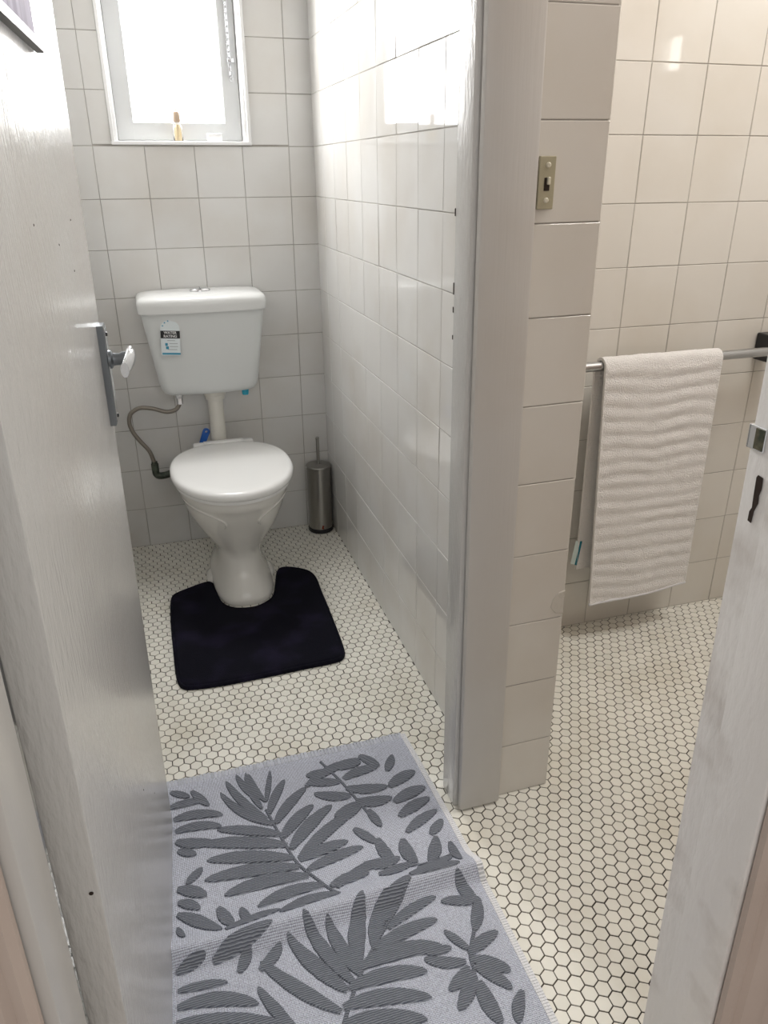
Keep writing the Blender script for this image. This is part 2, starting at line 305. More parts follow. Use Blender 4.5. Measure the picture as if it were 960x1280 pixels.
# tiles
_cache = {}
def tile_mesh(w, h, m):
    key = (round(w,4), round(h,4), m.name)
    if key in _cache: return _cache[key]
    bm = bmesh.new(); g = .0009; b = .0010
    a, c = w/2-g, h/2-g
    lv = []
    for (i, z) in ((0, -.005), (0, -b), (b, 0)):
        lv.append([bm.verts.new((sx*(a-i), sy*(c-i), z)) for sx, sy in ((-1,-1),(1,-1),(1,1),(-1,1))])
    for p, q in zip(lv, lv[1:]):
        for i in range(4): bm.faces.new((p[i], p[(i+1)%4], q[(i+1)%4], q[i]))
    bm.faces.new(lv[2])
    me = bpy.data.meshes.new('wall_tile'); bm.to_mesh(me); bm.free(); me.materials.append(m)
    _cache[key] = me; return me
def tiles(wall, org, U, V, us, vs, m, hole=None, tilt=.0028, joined=False):
    """lay a grid of glazed tiles; us, vs are joint positions along U and V from org"""
    U = Vector(U); V = Vector(V); Nn = U.cross(V); org = Vector(org); bmj = bmesh.new() if joined else None
    for i in range(len(us)-1):
        for j in range(len(vs)-1):
            rects = [(us[i], us[i+1], vs[j], vs[j+1])]
            if hole:
                a0, a1, b0, b1 = hole; u0, u1, v0, v1 = rects[0]
                if u1 > a0 and u0 < a1 and v1 > b0 and v0 < b1:
                    rects = []
                    if v0 < b0: rects.append((u0, u1, v0, b0))
                    if v1 > b1: rects.append((u0, u1, b1, v1))
                    lo, hi = max(v0, b0), min(v1, b1)
                    if u0 < a0: rects.append((u0, a0, lo, hi))
                    if u1 > a1: rects.append((a1, u1, lo, hi))
            for u0, u1, v0, v1 in rects:
                if u1-u0 < .012 or v1-v0 < .012: continue
                me = tile_mesh(u1-u0, v1-v0, m)
                p = org+U*(u0+u1)/2+V*(v0+v1)/2+Nn*random.uniform(-.0002, .0002)
                Mx = Matrix((U, V, Nn)).transposed().to_4x4(); Mx.translation = p
                Mx = Mx @ Matrix.Rotation(random.gauss(0, tilt), 4, 'X') @ Matrix.Rotation(random.gauss(0, tilt), 4, 'Y')
                if joined:
                    t = bmesh.new(); t.from_mesh(me); t.transform(Mx); merge(bmj, t)
                else:
                    o = link('wall_tile', me, wall); o.matrix_local = Mx
    if joined:
        o = obj('wall_tile', bmj, m, wall); o['kind'] = 'stuff'
rows = [k*T for k in range(17)]; rows[-1] = ZC
colb = sorted([XL] + [-(.623+k)*T for k in range(6) if -(.623+k)*T > XL+.02] + [0])
tiles(wall_back, (0,0,0), (1,0,0), (0,0,1), colb, rows, M_TILE, hole=(WX0, WX1, WZ0, WZ1))
# dividing wall, toilet side faces -x : U = -y
colp = [0] + [(.812+k)*T for k in range(9)] + [1.489]
tiles(wall_middle, (0,0,0), (0,-1,0), (0,0,1), colp, rows, M_TILE, tilt=.0035)
# its end faces -y
tiles(wall_middle, (0,-1.554,0), (1,0,0), (0,0,1), [0, .136], [0,.139,.300,.451,.607,.758,.908,1.063,1.213,1.362,1.514,1.666,1.818,1.97,2.122,2.274,ZC], M_TILE2)
tiles(wall_middle, (.136,-1.554,0), (0,1,0), (0,0,1), [0,.12,.274,.428,.579], rows, M_TILE2, joined=True)
colr = [.136] + [.580+.154*k for k in range(-2, 6)]; colr = [c for c in colr if c >= .136]
if colr[1]-colr[0] < .02: colr.pop(1)
colr.append(XR)
tiles(wall_far, (0,-.975,0), (1,0,0), (0,0,1), colr, rows, M_TILE2, tilt=.0028)
tiles(wall_left, (XL,-2.15,0), (0,1,0), (0,0,1), [.153*k for k in range(15)], rows, M_TILE, joined=True)
# chipped and plastered corner of the dividing wall
bm = bmesh.new(); random.seed(3)
ring = [(.136,.515),(.122,.512),(.110,.497),(.106,.478),(.118,.462),(.136,.458)]
loft(bm, [[(x, -1.5535, z) for x, z in ring], [(x*.98+.0026, -1.5552, (z-.485)*.9+.485) for x, z in ring]])
tag(obj('plaster_patch', bm, M_PATCH, wall_middle), 'rough plaster repair on a chipped tile corner')

wall_middle.rotation_euler.y = math.radians(-.5)
# hexagon floor mosaic: rows along x, points towards y
PH = .0268; DY = PH*.866
RH = (PH-.0022)/math.sqrt(3)
def hexrings(x, y, dz=0):
    out = []
    for r, z in ((RH, -.004), (RH, -.0005), (RH-.0005, 0)):
        out.append([(x+r*math.sin(math.pi*k/3), y+r*math.cos(math.pi*k/3), z+dz) for k in range(6)])
    return out
def to_px(p):
    d = Vector(p)-CAM; z = d.dot(fw)
    if z <= 0: return None
    return (480+F_PX*d.dot(rt)/z, 640-F_PX*d.dot(upv)/z, z)
hexes = []
j = 0
y = -1.272 + DY*math.ceil(1.272/DY)
while y > YF-.02-.03:
    jj = round((y+1.272)/DY); off = 0 if jj % 2 == 0 else PH/2
    k0 = math.floor((XL+.644)/PH)-1
    for k in range(k0, int((XR+.644)/PH)+2):
        x = -.644+off+k*PH
        if x < XL-.01 or x > XR+.01 or y > .010: continue
        if .010 < x < .126 and y > -1.546: continue
        if x > .126 and y > -.966: continue
        hexes.append((x, y))
    y -= DY
def hidden(x, y):
    if -.72 < x < -.128 and y < -1.305: return True          # rug
    if -.65 < x < -.17 and -.95 < y < -.36: return True       # mat
    return False
cand = []
for (x, y) in hexes:
    p = to_px((x, y, 0))
    if p and not hidden(x, y) and 0 < p[1] < 1290:
        xl = 118+.117*(p[1]-400) if p[1] > 400 else 100
        xr = 960-.1845*(p[1]-440)
        if xl-6 < p[0] < xr+6: cand.append((p[2], (x, y)))
cand.sort(); near = set(c[1] for c in cand[:300])
bmh = bmesh.new(); loft(bmh, hexrings(0, 0)); me_hex = bpy.data.meshes.new('hexagon_tile')
bmesh.ops.recalc_face_normals(bmh, faces=bmh.faces); bmh.to_mesh(me_hex); bmh.free(); me_hex.materials.append(M_HEX)
V_, F_ = [], []
rh = random.Random(5)
for (x, y) in hexes:
    dz = rh.uniform(-.0002, .0002); jx, jy = rh.gauss(0, .0002), rh.gauss(0, .0002)
    if (x, y) in near:
        o = link('hexagon_tile', me_hex, floor, (x+jx, y+jy, dz), (rh.gauss(0,.006), rh.gauss(0,.006), rh.gauss(0,.012)))
    else:
        b0 = len(V_); ax, ay = rh.gauss(0,.006), rh.gauss(0,.006)
        for r in hexrings(0, 0):
            for (a, b, c) in r: V_.append((x+jx+a, y+jy+b, c+dz+a*ay+b*ax))
        for q in (0, 6):
            for i in range(6): F_.append((b0+q+i, b0+q+6+i, b0+q+6+(i+1)%6, b0+q+(i+1)%6))
        F_.append(tuple(b0+12+i for i in range(5,-1,-1)))
me = bpy.data.meshes.new('hexagon_tiles'); me.from_pydata(V_, [], F_); me.materials.append(M_HEX)
o = link('hexagon_tile', me, floor); o['kind'] = 'stuff'

# ------------------------------------------------------------------ stall window
win = empty('window_1', (0,0,0)); win['kind'] = 'structure'; win['label'] = 'white painted awning window above the toilet, daylight glaring through'
bm = bmesh.new()
fx0, fx1 = WX0, WX1
for a in ((fx0, fx0+.011, -.010, .10, WZ0, WZ1), (fx1-.011, fx1, -.010, .10, WZ0, WZ1), (fx0-.001, fx1+.001, -.0105, .10, WZ0-.001, WZ0+.010), (fx0, fx1, -.010, .10, WZ1-.011, WZ1)): box(bm, *a, bev=.0015)
obj('window_frame', bm, M_WFRAME, win)
bm = bmesh.new()   # inner stop bead
for a in ((fx0+.011, fx0+.020, .006, .10, WZ0+.01, WZ1-.011), (fx1-.020, fx1-.011, .006, .10, WZ0+.01, WZ1-.011)): box(bm, *a, bev=.001)
obj('stop_bead', bm, M_WFRAME, win)
sash = bmesh.new(); sx0, sx1, sz0, sz1 = fx0+.021, fx1-.021, WZ0+.013, WZ1-.02
for a in ((sx0, -.572, .048, .085, sz0, sz1), (-.290, sx1, .048, .085, sz0, sz1), (sx0, sx1, .0485, .0845, sz0, 1.437), (sx0, sx1, .0485, .0845, sz1-.05, sz1)): box(sash, *a, bev=.002)
obj('sash', sash, M_WHITE, win)
bm = bmesh.new(); box(bm, -.574, -.288, .066, .070, 1.435, sz1-.048); obj('pane', bm, M_PANE, win)
stay = bmesh.new()
path = []
for k in range(40):
    z = 1.60+k*.0085
    tor = .0042
    c = Vector((-.262, .040, z)); a = math.pi/2*(k%2)
    ring = [c+Vector((math.cos(t)*.0035*math.cos(a), math.cos(t)*.0035*math.sin(a), math.sin(t)*.0062)) for t in [2*math.pi*i/10 for i in range(11)]]
    tube(stay, ring, .0011, 6)
box(stay, -.268, -.248, .034, .050, 1.606, 1.616, bev=.001)
box(stay, -.265, -.257, .042, .050, 1.565, 1.94, bev=.001)
for zz in (1.56, 1.575):
    c = Vector((-.258, .040, zz)); tube(stay, [c+Vector((math.cos(t)*.005, 0, math.sin(t)*.006)) for t in [2*math.pi*i/12 for i in range(13)]], .0014, 6)
obj('window_chain', stay, M_CHROME, win, smooth=True)['label'] = 'silver window chain and stay on the right stile'
# things on the sill
b = empty('bottle', (-.442, .018, WZ0+.010)); tag(b, 'small clear bottle with amber liquid and beige cap on the window sill', 'bottle')
bm = bmesh.new(); lathe(bm, [(.010,0),(.0155,.003),(.016,.03),(.013,.043),(.0085,.050),(.0085,.056)], 20); obj('glass_body', bm, M_GLASS, b, smooth=True)
bm = bmesh.new(); lathe(bm, [(.007,.003),(.008,.006),(.007,.036),(.004,.046)], 16); obj('liquid', bm, M_AMBER, b, smooth=True)
bm = bmesh.new(); lathe(bm, [(.0105,.054),(.0112,.056),(.0112,.076),(.009,.083),(.003,.086),(.0015,.092)], 20); obj('cap', bm, M_BEIGE, b, smooth=True, angle=40)
bm = bmesh.new(); box(bm, -.353, -.307, .004, .032, WZ0+.010, WZ0+.034, bev=.004, seg=3)
tag(obj('soap_bar', bm, M_SOAP, smooth=True), 'small white block of soap at the right end of the window sill', 'soap')

# side window of the towel rail room (outside the picture, seen in the tile reflections)
w2 = empty('window_2'); w2['kind'] = 'structure'; w2['label'] = 'small frosted side window, outside the picture, mirrored in the far tiles'
bm = bmesh.new()
for a in ((XR-.008, XR+.06, SWY0, SWY0+.02, SWZ0, SWZ1), (XR-.008, XR+.06, SWY1-.02, SWY1, SWZ0, SWZ1), (XR-.008, XR+.06, SWY0, SWY1, SWZ0, SWZ0+.02), (XR-.008, XR+.06, SWY0, SWY1, SWZ1-.02, SWZ1)): box(bm, *a, bev=.002)
obj('window_frame', bm, M_WHITE, w2)
bm = bmesh.new(); box(bm, XR+.03, XR+.034, SWY0+.018, SWY1-.018, SWZ0+.018, SWZ1-.018); obj('pane', bm, M_PANE2, w2)

# ------------------------------------------------------------------ painted woodwork
def wood(name, label, boxes, m, bev=.003):
    bm = bmesh.new()
    for q in boxes: box(bm, *q, bev=bev, seg=2)
    o = obj(name, bm, m, smooth=True, angle=35); o['kind'] = 'structure'; o['label'] = label; return o
wood('trim_2', 'glossy white jamb board on the end of the dividing wall', [(-.0935, -.0005, -1.553, -1.488, 0.001, ZC-.002)], M_PAINT, .003)
wood('trim_3', 'flat white architrave covering the end of the dividing wall', [(-.0865, .009, -1.5745, -1.556, 0.004, ZC-.002)], M_FRAME, .006)
for nm in ('trim_2', 'trim_3'): bpy.data.objects[nm].rotation_euler.y = math.radians(-.62)
for z_, hh in ((1.231,.006), (1.110,.010), (1.075,.005), (1.028,.004)):
    bm = bmesh.new(); box(bm, -.0942, -.0928, -1.4905, -1.4874, z_-hh, z_+hh, bev=.0005); obj('paint_chip', bm, M_HOLE, bpy.data.objects['trim_2'])
tj = wood('trim_4', 'left door frame with stop, beside the hinge edge of the door',
    [(DX0-JT, DX0, YH, YF, .001, DZ), (DX0, DX0+.0165, YH+.002, YF-.043, .001, DZ)], M_FRAME, .0015)
tr = wood('trim_5', 'right door frame with rebate, strike plate and chipped old paint',
    [(DX1, DX1+JT, YH, YF, .001, DZ), (DX1-.012, DX1, YH+.002, YF-.045, .001, DZ)], M_OLD, .002)
wood('trim_6', 'door frame head', [(DX0-JT, DX1+JT, YH, YF, DZ+.001, DZ+JT-.001)], M_FRAME, .002)
def arch(name, label, x0, x1, xr, sgn):
    # moulded architrave on the hallway face: section in x (width) and y (proud of the wall)
    prof = [(0,0),(0,.008),(.006,.014),(.014,.012),(.020,.018),(.040,.019),(.058,.015),(.066,.008),(.066,0)]
    bm = bmesh.new()
    loft(bm, [[(xr+sgn*px_, YH-.0005-py_, z) for px_, py_ in prof] for z in (.001, DZ+.05)])
    o = obj(name, bm, M_PINK, smooth=True, angle=35); o['kind'] = 'structure'; o['label'] = label
arch('trim_7', 'moulded pinkish architrave left of the door frame', 0, 0, DX0+.006, -1)
arch('trim_8', 'moulded pinkish architrave right of the door frame', 0, 0, DX1-.004, 1)
bpy.data.objects['trim_8'].rotation_euler.y = math.radians(-1.25)
# strike plate and lock hollow on the right frame
bm = bmesh.new(); box(bm, DX1-.0025, DX1-.0002, YF-.020, YF+.0025, 1.040, 1.064, bev=.0005); box(bm, DX1-.0025, DX1+.012, YF, YF+.003, 1.040, 1.064, bev=.0005)
o = obj('strike_plate', bm, M_CHROME, tr); o['label'] = 'worn metal strike plate'
bm = bmesh.new(); box(bm, DX1-.0032, DX1-.0024, YF-.019, YF-.007, 1.0415, 1.0625, bev=.0003); obj('latch_hole', bm, M_BRASS, tr)
bm = bmesh.new(); loft(bm, [[(DX1-.0008+dx, YF-.0220+y_*.8, .994+z_*.85) for y_, z_ in ((-.004,.026),(.004,.027),(.006,.024),(.005,0),(.004,-.014),(.007,-.020),(.007,-.032),(.001,-.033),(.0,-.018),(-.004,-.006),(-.003,.004),(-.005,.012))] for dx in (0, -.0006)])
obj('old_mortice_hole', bm, M_HOLE, tr)['label'] = 'dark old mortice slot below the strike plate'

for nm in ('trim_4', 'trim_7'): bpy.data.objects[nm].rotation_euler.y = math.radians(.5)
tr.rotation_euler.y = math.radians(-1.1); tr.location.x = .002
# ------------------------------------------------------------------ door
P0 = Vector((-.693,-1.420,0)); P1 = Vector((-.7290,-2.146,0)); td = (P0-P1); DL = td.length; ang = math.atan2(td.y, td.x)
door = empty('door_1', P1, ang); door['kind'] = 'structure'; door['label'] = 'glossy white flush door standing open at the left with lever handle'
bm = bmesh.new(); box(bm, 0, DL, 0, .038, .010, 2.03, bev=.0022, seg=2)
door.rotation_euler = (0, 0, ang); door.matrix_world = Matrix.Translation(P1) @ Matrix.Rotation(math.radians(.5), 4, 'Y') @ Matrix.Rotation(ang, 4, 'Z')
leaf = obj('door_leaf', bm, M_PAINT, door, smooth=True, angle=35)
h = bmesh.new()
# the back plate, slightly tapered, with bevelled rim
px0 = DL-.052; px1 = DL-.018
loft(h, [[(x, yy, z) for x, z in ((px0+i, .918+i), (px1-i, .918+i), (px1-i, 1.077-i), (px0+i, 1.077-i))] for i, yy in ((0, 0), (0, -.009), (.003, -.0105))])
plate = obj('handle_plate', h, M_DARKM, door); plate['label'] = 'long grey metal handle plate'
bm = bmesh.new(); box(bm, px0+.005, px1-.005, -.0116, -.0104, .923, 1.072, bev=.0004); obj('plate_face', bm, M_CHROME, plate)
for zz in (.931, 1.062):
    bm = bmesh.new(); lathe(bm, [(.0035,0),(.0035,.0015),(.002,.0022)], 12); o = obj('screw', bm, M_BLACK, plate, loc=(px0+.017, -.0114, zz), rot=(math.pi/2,0,0))
bm = bmesh.new()
cx = px0+.017; zc = 1.022
lathe(bm, [(.0145,0),(.0145,.004),(.010,.007),(.0095,.016),(.012,.021),(.012,.029),(.009,.032)], 20)
bmesh.ops.transform(bm, matrix=Matrix.Translation((cx, -.0105, zc)) @ Matrix.Rotation(math.pi/2, 4, 'X'), verts=bm.verts)
obj('handle_neck', bm, M_DARKM, door, smooth=True, angle=35)
bm = bmesh.new()
rg = []
for k in range(9):
    t = k/8; x = cx+.014-.050*t; hw = .0150-.003*t; th = .0085-.002*t
    yc = -.043+.008*t*t; z = zc+.002-.012*t*t
    rg.append([(x, yc+math.cos(a)*th, z+math.sin(a)*hw) for a in [2*math.pi*i/12+.26 for i in range(12)]])
loft(bm, rg); obj('lever', bm, M_CHROME, door, smooth=True, angle=50)
for (xx, zz, r) in ((.045*0+.0, .0, .0),): pass
bm = bmesh.new(); lathe(bm, [(.0022,0),(.0022,.0006)], 10)
me_hole = None
o = obj('screw_hole', bm, M_HOLE, door, loc=(-.0001, .008, .655), rot=(0,-math.pi/2,0))
for (xx, zz) in ((DL-.20, 1.175), (DL-.30, 1.215), (DL-.45, 1.245), (DL-.16, 1.235), (DL-.34, .42), (DL-.22, .30)):
    bm = bmesh.new(); lathe(bm, [(.0014,0),(.0011,.0005)], 8); obj('paint_chip', bm, M_HOLE, door, loc=(xx, .0001, zz), rot=(math.pi/2,0,0))
# two butt hinges in the gap
for zz in (.25, 1.75):
    bm = bmesh.new(); lathe(bm, [(.0045,-.045),(.0045,.045)], 12); obj('hinge', bm, M_FRAME, door, loc=(.003, .0425, zz), smooth=True, angle=40)
# hanging print with black bottom rail on the door
Z0 = 1.428
pic = empty('hanging_print', P1+td.normalized()*(DL-.48)+Vector((math.sin(ang), -math.cos(ang), 0))*.001+Vector((0,0,Z0)), ang)
pic.matrix_world = door.matrix_world @ Matrix.Translation((DL-.515, -.0005, Z0-.013))
tag(pic, 'lavender print with a thin black bottom rail hanging on the open door', 'picture')
bm = bmesh.new(); box(bm, 0, .262, -.0035, -.0015, .010, .50); obj('print_sheet', bm, M_PRINT, pic)
for nm, z in (('bottom_rail', 0), ('top_rail', .49)):
    bm = bmesh.new(); box(bm, -.010, .272, -.009, 0, z, z+.012, bev=.001); obj(nm, bm, M_BLACK, pic)

# ------------------------------------------------------------------ light switch
sw = empty('light_switch', (.0165, -1.5560, 1.235)); tag(sw, 'narrow ivory light switch on the dividing wall beside the architrave', 'light switch')
bm = bmesh.new(); box(bm, -.0145, .0135, -.0065, 0, 0, .077, bev=.0012, seg=2); obj('switch_plate', bm, M_IVORY, sw)
for z in (.013, .064):
    bm = bmesh.new(); lathe(bm, [(.0042,0),(.0042,.002),(.0028,.0035)], 14); obj('screw_cap', bm, M_IVORY2, sw, loc=(0,-.006,z), rot=(math.pi/2,0,0), smooth=True, angle=40)
bm = bmesh.new(); box(bm, -.0052, .0042, -.0072, -.006, .027, .046); obj('toggle_slot', bm, M_HOLE, sw)
bm = bmesh.new(); box(bm, -.001, .004, -.0115, -.0065, .036, .047, bev=.001); obj('toggle', bm, M_IVORY2, sw)

# ------------------------------------------------------------------ toilet
TX = -.405
toi = empty('toilet', (TX, -.35, 0)); tag(toi, 'white toilet pan with closed lid on a pedestal, below the cistern', 'toilet')
def rel(o, r): o.location = Vector(o.location)-Vector(r.location); return o
secs = [ # z, half width, y front, y back, exponent
 (0,.098,-.552,-.115,3.0),(.008,.101,-.556,-.112,3.0),(.022,.099,-.553,-.114,2.8),(.045,.087,-.538,-.12,2.7),(.075,.077,-.514,-.12,2.6),(.105,.0725,-.497,-.12,2.5),
 (.135,.0735,-.490,-.12,2.4),(.155,.079,-.489,-.12,2.3),(.175,.092,-.496,-.12,2.25),(.20,.110,-.510,-.12,2.2),(.23,.129,-.530,-.12,2.15),(.26,.145,-.550,-.12,2.1),
 (.29,.158,-.568,-.12,2.1),(.32,.167,-.582,-.12,2.1),(.345,.172,-.592,-.12,2.1),(.353,.178,-.600,-.115,2.1),(.375,.180,-.603,-.112,2.1),(.384,.177,-.600,-.115,2.1),(.387,.165,-.59,-.125,2.1)]
def pan_ring(z, a, yf, yb, e, n=64):
    k = min(1, max(0, (z-.12)/.08)); cyc = (yf+yb)/2*(1-k)+(-.33)*k
    return sup(0, cyc+.35, a, cyc-yf, z, e, n, yb-cyc)
bm = bmesh.new(); loft(bm, [pan_ring(*s) for s in secs])
pan = obj('pan', bm, M_CHINA, toi, smooth=True, angle=60)
# moulded relief lines on the bowl front
def pan_pt(z, th):
    for a, b in zip(secs, secs[1:]):
        if a[0] <= z <= b[0]:
            t = (z-a[0])/(b[0]-a[0]); s = [a[i]*(1-t)+b[i]*t for i in range(5)]; break
    k = min(1, max(0, (z-.12)/.08)); cyc = (s[2]+s[3])/2*(1-k)+(-.33)*k; b_ = cyc-s[2]
    c_, s_ = math.cos(th), math.sin(th)
    return Vector((s[1]*math.copysign(abs(c_)**(2/s[4]), c_), cyc+.35+b_*math.copysign(abs(s_)**(2/s[4]), s_), z))
for sgn in (-1, 1):
    bm = bmesh.new(); pts = []
    for z, d in ((.350,84),(.346,66),(.341,50),(.335,36),(.326,26),(.313,19),(.298,17),(.284,20)):
        pts.append(pan_pt(z, math.radians(-90+sgn*d)))
    pts = smooth_path(pts, 4); n_ = len(pts)
    tube(bm, pts, [.0042*min(1, .25+min(i, n_-1-i)/6) for i in range(n_)], 8)
    obj('relief_moulding', bm, M_CHINA, toi, smooth=True)
# outlet shoulder at the back, with foot
bm = bmesh.new()
loft(bm, [sup(0, .165, w_, d_, z, 3, 40) for z, w_, d_ in ((0,.085,.085),(.01,.086,.085),(.05,.062,.075),(.15,.060,.072),(.30,.09,.08),(.372,.125,.095),(.380,.120,.09))])
obj('pan_shoulder', bm, M_CHINA, toi, smooth=True, angle=60)
for sx in (-1, 1):
    bm = bmesh.new(); loft(bm, [sup(sx*.093, -.0+.03, .024, .052, z, 2.6, 24) for z in (0,.008)] + [sup(sx*.088, .03, .014, .038, .020, 2.4, 24)])
    obj('floor_lug', bm, M_CHINA, toi, smooth=True, angle=60)
def lid_ring(s, z, n=72):
    pts = []
    cy = -.365
    for i in range(n):
        t = 2*math.pi*i/n; c_, s_ = math.cos(t), math.sin(t)
        if s_ <= 0: e, b_ = 2.05, .268
        else: e, b_ = 2.5, .232
        x = .196*math.copysign(abs(c_)**(2/e), c_); y = b_*math.copysign(abs(s_)**(2/e), s_)
        pts.append((x*s, (cy+y*s)+.35, z))
    return pts
bm = bmesh.new(); loft(bm, [lid_ring(s, z) for s, z in ((.93,.386),(.955,.387),(.962,.392),(.955,.398),(.93,.399))]); obj('seat', bm, M_PLASTIC, toi, smooth=True, angle=60)
bm = bmesh.new(); loft(bm, [lid_ring(s, z) for s, z in ((.94,.399),(.975,.3995),(.993,.403),(1.0,.409),(.998,.416),(.985,.422),(.96,.4262),(.92,.4280),(.80,.4290),(.4,.4300),(.05,.4303))])
obj('lid', bm, M_PLASTIC, toi, smooth=True, angle=60)
bm = bmesh.new(); box(bm, -.070, .070, .200, .228, .4270, .4315, bev=.0018, seg=2); box(bm, -.105, .105, .222, .246, .387, .424, bev=.006, seg=3); obj('hinge_bar', bm, M_PLASTIC, toi, smooth=True, angle=40)

cis = empty('cistern', (-.4305, 0, .603)); tag(cis, 'white plastic cistern on the wall above the toilet with a water label', 'cistern')
bm = bmesh.new()
CS = [(.0,.125,.120),(.003,.143,.134),(.010,.152,.146),(.022,.159,.153),(.045,.1655,.157),(.10,.1725,.160),(.20,.1865,.165),(.281,.1975,.168)]
def c_ring(hw, d, z, r=.034, n=9, bulge=.010, y0=-.004):
    pts = [(hw, y0, z)]; 
    for k in range(n):
        a = -math.pi/2*k/(n-1); pts.append((hw-r+r*math.cos(a), -d+r+r*math.sin(a), z))
    m_ = 12
    for k in range(1, m_):
        u = 1-2*k/m_; pts.append((u*(hw-r), -d-bulge*(1-u*u), z))
    for k in range(n):
        a = -math.pi/2-math.pi/2*k/(n-1); pts.append((-hw+r+r*math.cos(a), -d+r+r*math.sin(a), z))
    pts.append((-hw, y0, z)); return pts
loft(bm, [c_ring(hw, d, z) for z, hw, d in CS]); obj('tank', bm, M_CISTERN, cis, smooth=True, angle=50)
bm = bmesh.new(); loft(bm, [c_ring(hw, d, z, r_) for z, hw, d, r_ in ((.278,.199,.170,.03),(.279,.2045,.176,.034),(.300,.2065,.178,.034),(.314,.2055,.177,.034),(.322,.201,.172,.034),(.327,.192,.163,.034),(.331,.165,.14,.034),(.333,.08,.09,.03))])
obj('cistern_lid', bm, M_CLID, cis, smooth=True, angle=50)
bm = bmesh.new(); loft(bm, [sup(0, -.082, a, b_, z, 2, 28) for a, b_, z in ((.034,.021,.332),(.034,.021,.337),(.030,.018,.341),(.012,.008,.343))]); fb = obj('flush_button', bm, M_CHROME, cis, smooth=True, angle=40)
bm = bmesh.new(); box(bm, -.001, .001, -.101, -.063, .3405, .3435); obj('button_split', bm, M_BLACK, fb)
bm = bmesh.new(); lathe(bm, [(.011,-.028),(.012,-.02),(.012,.004)], 14, (.122,-.075)); obj('overflow_plug', bm, M_CYAN, cis, smooth=True, angle=40)['label'] = 'light blue plug under the cistern'
bm = bmesh.new(); lathe(bm, [(.013,-.022),(.013,-.006),(.010,-.006),(.010,.004)], 8, (-.105,-.075)); obj('inlet_nut', bm, M_CHROME, cis)
# water label on the front face
lab = bmesh.new(); out = []
for k in range(13): a = math.pi*k/12; out.append((.030*math.cos(a), .052+.032*math.sin(a)))
out += [(-.030, -.052), (.030, -.052)]
CY = Matrix.Translation((-.115,-.1745,.190)) @ Matrix.Rotation(math.radians(-2.2), 4, 'X') @ Matrix.Rotation(math.radians(4), 4, 'Y') @ Matrix.Rotation(math.radians(-2.5), 4, 'Z')
def on_label(bm): bm.transform(CY); return bm
loft(lab, [[(x, yy, z*.82) for x, z in out] for yy in (0, -.0006)])
label = obj('water_label', on_label(lab), M_LABEL, cis); label['label'] = 'blue and white water rating sticker with a black band'
bm = bmesh.new(); box(bm, -.030, .030, -.0011, -.0006, .012, .036); obj('label_band', on_label(bm), M_BLACK, label)
for q in ((-.027,.030,-.040,-.034), (-.017,-.009,-.012,-.003), (-.015,-.006,-.0225,-.0135)):
    bm = bmesh.new(); box(bm, q[0], q[1], -.0011, -.0006, q[2], q[3]); obj('label_bar', on_label(bm), M_LBLUE, label)
for k in range(3):
    a = math.radians(160-28*k); cx_, cz_ = .024*math.cos(a), .043+.024*math.sin(a)
    st = [(cx_+(.0036 if i%2 == 0 else .0015)*math.sin(math.pi*i/5), cz_+(.0036 if i%2 == 0 else .0015)*math.cos(math.pi*i/5)) for i in range(10)]
    bm = bmesh.new(); loft(bm, [[(x, yy, z) for x, z in st] for yy in (-.0006, -.0011)]); obj('label_star', on_label(bm), M_LBLUE, label)
bm = bmesh.new()
for k, (x0, x1) in enumerate(((-.010,.014),(-.004,.022),(-.003,.023),(-.010,.02))): box(bm, x0, x1, -.0010, -.0006, .005-.0095*k-.0008, .005-.0095*k+.0008)
obj('label_lines', on_label(bm), M_LGREY, label)
def text_mesh(s, size, m, name, parent, Mx):
    cu = bpy.data.curves.new(name, 'FONT'); cu.body = s; cu.size = size; cu.align_x = 'CENTER'; cu.align_y = 'CENTER'; cu.extrude = .0002; cu.offset = .0002
    t = bpy.data.objects.new(name, cu); C.objects.link(t)
    bpy.context.view_layer.update()
    me = bpy.data.meshes.new_from_object(t.evaluated_get(bpy.context.evaluated_depsgraph_get()))
    bpy.data.objects.remove(t); me.transform(Mx); me.materials.clear(); me.materials.append(m)
    o = link(name, me, parent); return o
RX = Matrix.Rotation(math.pi/2, 4, 'X')
text_mesh('WATER', .0115, M_LTXT, 'label_text', label, CY @ Matrix.Translation((0,-.0012,.0296)) @ RX)
text_mesh('RATING', .0115, M_LTXT, 'label_text', label, CY @ Matrix.Translation((0,-.0012,.0185)) @ RX)

fp = empty('flush_pipe', (-.4155, -.078, .40)); tag(fp, 'cream vertical flush pipe joining the cistern to the toilet', 'pipe')
bm = bmesh.new(); lathe(bm, [(.0265,-.02),(.0265,.19)], 28); obj('pipe', bm, M_PIPE, fp, smooth=True, angle=40)
bm = bmesh.new(); lathe(bm, [(.028,.168),(.033,.170),(.034,.182),(.037,.184),(.037,.200),(.034,.203)], 28); obj('pipe_nut', bm, M_PIPE, fp, smooth=True, angle=30)

